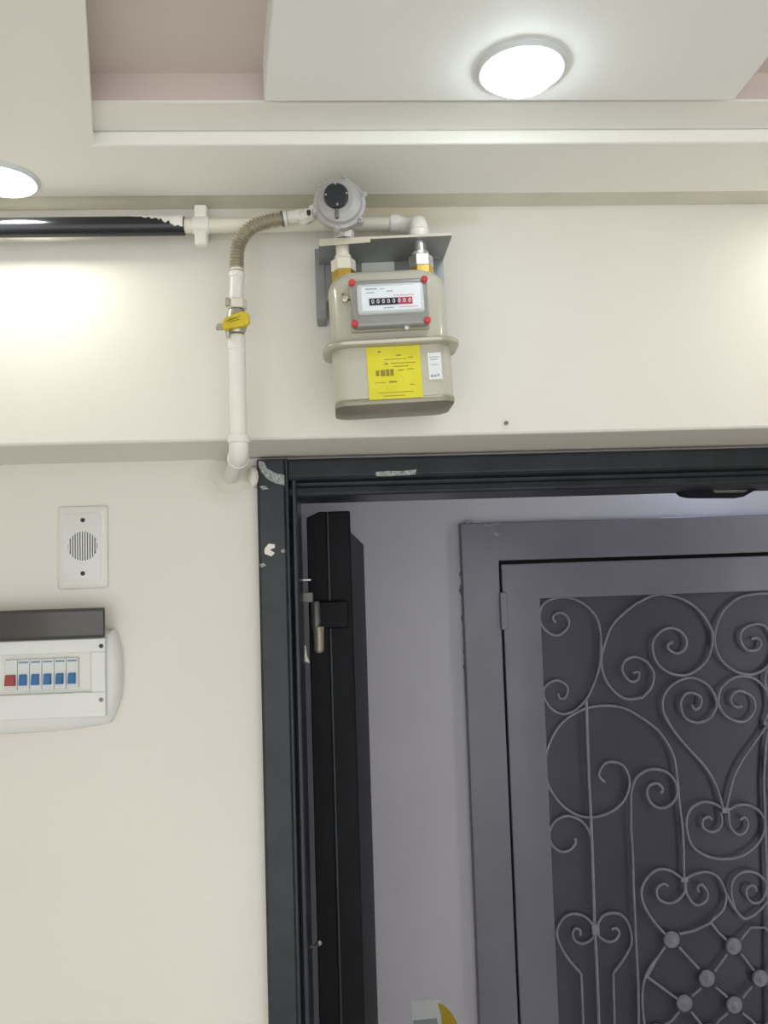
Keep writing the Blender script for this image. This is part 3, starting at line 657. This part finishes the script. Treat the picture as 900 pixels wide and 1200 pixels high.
def fring(hx, r_, z, k): return [(x, y-.012, z) for x, y in rrect(hx, HD-.012+k, r_, 10)]
obj('seam_flange', G().loft([fring(fh*.93, .026, zf-.0042, .001), fring(fh*.985, .030, zf-.0044, .0075), fring(fh, .032, zf-.002, .010), fring(fh, .032, zf+.0015, .010), fring(fh*.985, .030, zf+.0032, .0075), fring(fh*.93, .026, zf+.0036, .001)]), 'rim', tm, local=True, angle=50)
FY = -HD*.97
X = lambda px: (px - 458.5)*sM
OFF = 12.0                                        # register stands proud of the case
def lbox(x0, x1, y0, y1, ya_, yb_): return G().box((X(x0), ya_, H(y1+OFF)), (X(x1), yb_, H(y0+OFF)))
# register
rgm = obj('register_housing', lbox(413, 503, 327, 383, FY-.016, FY+.012), 'reg', tm, local=True, bevel=.004, seg=3)
obj('housing_rim', lbox(411.5, 504.5, 325, 385, FY-.004, FY+.010), 'rim', tm, local=True, bevel=.003, seg=2)
bez = obj('bezel', lbox(420, 498, 333, 369, FY-.0195, FY-.012), 'rimw', tm, local=True, bevel=.004, seg=3)
obj('dial_face', lbox(425, 494, 337, 366, FY-.0205, FY-.015), 'face', bez, local=True, bevel=.001)
obj('counter_strip', lbox(434, 467, 351.5, 359.5, FY-.0212, FY-.020), 'counter', bez, local=True)
obj('counter_strip', lbox(467, 484, 351.5, 359.5, FY-.0212, FY-.020), 'redp', bez, local=True)
for i in range(8):
    g = shift(textmesh('0', .0068), (X(438 + i*6.1), FY-.0214, H(355.5+OFF))); obj('digit', g, 'white', bez, local=True, flat=True)
g = G()
for x0, x1, y0, y1 in ((430,444,339.5,341),(447,452,340,341),(455,462,343,344),(450,462,362.5,363.5),(431,440,344,345)): g.v and None; b_ = lbox(x0,x1,y0,y1,FY-.0208,FY-.020); g.add(b_.v, b_.f)
obj('print', g, 'sink', bez, local=True)
b_ = lbox(462, 486, 348.3, 349.4, FY-.0208, FY-.020); b2 = lbox(468, 490, 362, 363.2, FY-.0208, FY-.020); b_.add(b2.v, b2.f); obj('print', b_, 'pinkp', bez, local=True)
for sx, sy in ((415.5,330.5),(500,330.5),(415.5,379),(500,379)):
    obj('red_seal', G().lathe((X(sx), FY-.013, H(sy+OFF)), (0,-1,0), [(0,.0042),(.006,.0042),(.0075,.003),(.0078,0)], 14), 'red', tm, local=True)
obj('lead_seal', G().lathe((X(406), FY-.002, H(346+OFF)), (0,-1,0), [(0,.0035),(.004,.0045),(.008,.0042),(.009,.002)], 12), 'rim', tm, local=True)
obj('seal_wire', G().tube(smooth([(X(405), FY+.004, H(348)), (X(404), FY-.004, H(351)), (X(405), FY-.006, H(355)), (X(408), FY-.004, H(359)), (X(413), FY-.002, H(356))], 4), .0009, 6), 'hinge', tm, local=True)
obj('seal_wire', G().lathe((X(476), FY-.006, H(384.5+OFF)), (0,-1,0), [(0,.0022),(.006,.003),(.007,.001)], 10), 'rimw', tm, local=True)
# labels on the front
OFF = 9.0
lb = obj('yellow_label', lbox(427.5, 490.5, 406, 468, FY-.0011, FY+.001), 'ylabel', tm, local=True)
g = G()
for x0, x1, y0, y1 in ((441,444,411,413),(462,468,416.3,417.6),(448,474,421,421.8),(476,482,419.6,420.6),(448,452,425.6,427.4),(455,484,425.8,426.7),(458,476,429.6,430.5),
                       (463,470,434.4,435.4),(474,482,433.6,434.2),(435,448,448.2,448.8),(452,461,447.2,449),(438,480,460.2,460.8),(444,470,464.2,464.8),(476,482,452,452.6)):
    b_ = lbox(x0, x1, y0, y1, FY-.0014, FY-.001); g.add(b_.v, b_.f)
obj('print', g, 'yink', lb, local=True)
g = G()
for x0, x1, y0, y1 in ((437,441,434,440.5),(442.5,448,433.5,441),(449,453,433,441.2),(454,458,433.2,440.8)):
    b_ = lbox(x0, x1, y0, y1, FY-.0014, FY-.001); g.add(b_.v, b_.f)
obj('print', g, 'yink', lb, local=True, bevel=.0006)
st = obj('white_sticker', lbox(499, 515, 416, 448, FY-.0011, FY+.001), 'sticker', tm, local=True)
g = G()
for x0, x1, y0, y1 in ((501.5,504,442,445),(505,508,442.5,445),(509,511.5,441.5,444),(501,513,421,421.8),(502,511,424,424.7),(503,512,430,430.6)):
    b_ = lbox(x0, x1, y0, y1, FY-.0014, FY-.001); g.add(b_.v, b_.f)
obj('print', g, 'sink', st, local=True)
# unions: brass nuts on the case, steel and painted nuts above
xm0, xm1 = X(408.5), X(505)
def hexs(x, z0, z1, r, m, nm, par, n=6): return obj(nm, G().lathe((x, 0, z0), (0,0,1), [(0,r*.94),(.001,r),(z1-z0-.001,r),(z1-z0,r*.94)], n, .3), m, par, local=True, bevel=.0004)
for x, mm in ((xm0, 'wpipe2'), (xm1, 'steel')):
    nb = hexs(x, zt_-.004, H(306), .0158, 'brass', 'brass_nut', tm)
    hexs(x, H(306.5), H(292), .0158, mm, 'union_nut', tm)
    xw = mb.x + x*math.cos(R(2)) - H(283)*math.sin(R(2))
    ztl = (zs(xw) - mb.z - x*math.sin(R(2)))/math.cos(R(2)) - 0.0006
    obj('tail_piece', G().lathe((x, 0, H(293)), (0,0,1), [(0,.0085),(.006,.0108),(.007,.0085),(ztl-H(293),.0085)], 20), mm, tm, local=True)

# ------------------------------------------------------------------ intercom speaker plate
YI = YL
q0, q1 = P(66.5, 691, YI-.008), P(125, 592, YI-.008)
cx_, cz_ = (q0.x+q1.x)/2, (q0.z+q1.z)/2; hw, hh = abs(q1.x-q0.x)/2, abs(q1.z-q0.z)/2
ti = thing('speaker_plate', (cx_, YI, cz_-hh), 'white plastic intercom speaker plate on the wall above the fuse box', 'speaker')
def vring(hx, hz, r, y): return [(cx_+x, y, cz_+z) for x, z in rrect(hx, hz, r, 5)]
obj('plate', G().loft([vring(hw, hh, .005, YI+.001), vring(hw, hh, .005, YI-.003), vring(hw*.97, hh*.98, .005, YI-.005), vring(hw*.80, hh*.86, .004, YI-.0082), vring(hw*.76, hh*.83, .004, YI-.0082)]), 'plastic', ti, angle=25)
insert = obj('insert', G().loft([vring(hw*.75, hh*.82, .003, YI-.008), vring(hw*.75, hh*.82, .003, YI-.0092), vring(hw*.73, hh*.81, .003, YI-.0096)]), 'plastic2', ti, angle=25)
for py in (609.5, 672):
    p = P(97, py, YI-.0096); obj('screw', G().lathe((p.x, YI-.0092, p.z), (0,-1,0), [(0,.0036),(.0012,.0034),(.0013,.0012),(.0008,.001)], 12), 'hole', ti)
p = P(97, 640, YI-.0096); rg_ = (P(114.3,640,YI-.0096).x - P(79.7,640,YI-.0096).x)/2
obj('speaker_mesh', G().lathe((p.x, YI-.0094, p.z), (0,-1,0), [(0,rg_),(.0006,rg_)], 40), 'slot', ti)
g = G(); nb_ = 12
for i in range(nb_):
    x = -rg_ + (i+.5)*2*rg_/nb_; hz_ = math.sqrt(max(rg_**2 - x*x, 0))*1.02
    g.box((p.x+x-.0010, YI-.0108, p.z-hz_), (p.x+x+.0010, YI-.0098, p.z+hz_))
obj('slats', g, 'plastic2', ti)

# ------------------------------------------------------------------ fuse box
YX = YL
def Q(px, py, d=.03): return P(px, py, YX-d)
xr = Q(141, 800, .02).x; zt0, zb0 = Q(60, 741, .02).z, Q(40, 860, .02).z
xl = xr - 0.36
tx = thing('fuse_box', ((xl+xr)/2, YX, zb0), 'white plastic fuse box with smoked lid flipped up and blue breakers', 'fuse box')
xcn = (xl+xr)/2; hwx = (xr-xl)/2
def shell(inset, y):
    """outline with bulging right and left ends and bowed bottom"""
    pts = []
    hx_ = hwx - inset; zt_s, zb_s = zt0-inset, zb0+inset
    for i in range(13):                                # right end, top to bottom
        t_ = i/12; z = zt_s + (zb_s+.010-zt_s)*t_
        pts.append((xcn+hx_-0.014*abs(2*t_-0.9)**2.6, y, z))
    for i in range(1, 16):                             # bottom, right to left
        t_ = i/15; x = xcn+hx_-.016 - (2*hx_-.032)*t_
        pts.append((x, y, zb_s + .010*abs(2*t_-1)**3))
    for i in range(12):
        t_ = 1-i/12; z = zt_s + (zb_s+.010-zt_s)*t_
        pts.append((xcn-hx_+0.014*abs(2*t_-0.9)**2.6, y, z))
    return pts
obj('body', G().loft([shell(0, YX+.001), shell(0, YX-.012), shell(.002, YX-.018), shell(.008, YX-.024), shell(.020, YX-.027)]), 'plastic2', tx, angle=40)
x1f = Q(123.5, 800, .035).x
x0f = 2*xcn - x1f
zf1, zf0 = Q(60, 750, .035).z, Q(60, 842, .035).z
wz1, wz0 = Q(60, 766, .035).z, Q(60, 813, .035).z
wx1 = Q(107, 800, .035).x; wx0 = 2*xcn - wx1
g = G()
for a_, b_ in (((x0f, zf0), (x1f, wz0)), ((x0f, wz1), (x1f, zf1)), ((wx1, wz0), (x1f, wz1)), ((x0f, wz0), (wx0, wz1))):
    g.box((a_[0], YX-.036, a_[1]), (b_[0], YX-.025, b_[1]))
obj('cover', g, 'plastic2', tx, bevel=.0012)
obj('recess', G().box((wx0, YX-.0285, wz0), (wx1, YX-.025, wz1)), 'plastic', tx)
for py, m_ in ((757, 'hole'), (820, 'hinge')):
    p = Q(118.5, py, .036); obj('screw', G().lathe((p.x, YX-.0355, p.z), (0,-1,0), [(0,.0034),(.0012,.0032),(.0013,.001)], 14), m_, tx)
ld = obj('smoked_lid', G().box((x0f, YX-.040, Q(60,749.5,.04).z), (x1f+.0005, YX-.034, Q(60,714,.04).z)), 'smoke', tx, bevel=.002)
for za, zb_ in ((748.5, 746.0), (717.5, 714.5)):
    obj('lid_edge', G().box((x0f, YX-.0412, Q(60,za,.04).z), (x1f, YX-.0395, Q(60,zb_,.04).z)), 'hole', ld)
p = Q(38, 716.5, .041); obj('lid_catch', G().box((p.x-.005, YX-.0425, p.z-.0018), (p.x+.007, YX-.040, p.z+.0012)), 'hole', ld, bevel=.0005)
bz1, bz0 = Q(50, 772, .034).z, Q(50, 808.5, .034).z
xr_b = Q(91.5, 790, .034).x; pitch = (Q(91.5,790,.034).x - Q(20,790,.034).x)/5
tzc = Q(50, 796, .036).z
for i in range(6):
    x1_ = xr_b - i*pitch; x0_ = x1_ - pitch*.97
    if i == 5: x0_ = x1_ - pitch*1.05
    br = obj('breaker', G().box((x0_, YX-.034, bz0), (x1_, YX-.028, bz1)), 'breaker', tx, bevel=.0008)
    xm = (x0_+x1_)/2; wq = pitch*(.30 if i < 5 else .42)
    obj('toggle', G().prism([(xm-wq, YX-.034, tzc-.0085), (xm+wq, YX-.034, tzc-.0085), (xm+wq, YX-.034, tzc+.008), (xm-wq, YX-.034, tzc+.008)],
                            [(xm-wq*.92, YX-.041, tzc-.0075), (xm+wq*.92, YX-.041, tzc-.0075), (xm+wq*.92, YX-.038, tzc+.0072), (xm-wq*.92, YX-.038, tzc+.0072)]), 'blue' if i < 5 else 'redt', br, bevel=.0006)
    if i < 5: obj('print', G().box((x0_+.002, YX-.0345, Q(50,776.5,.034).z), (x1_-.002, YX-.0338, Q(50,774.3,.034).z)), 'blueprint', br)
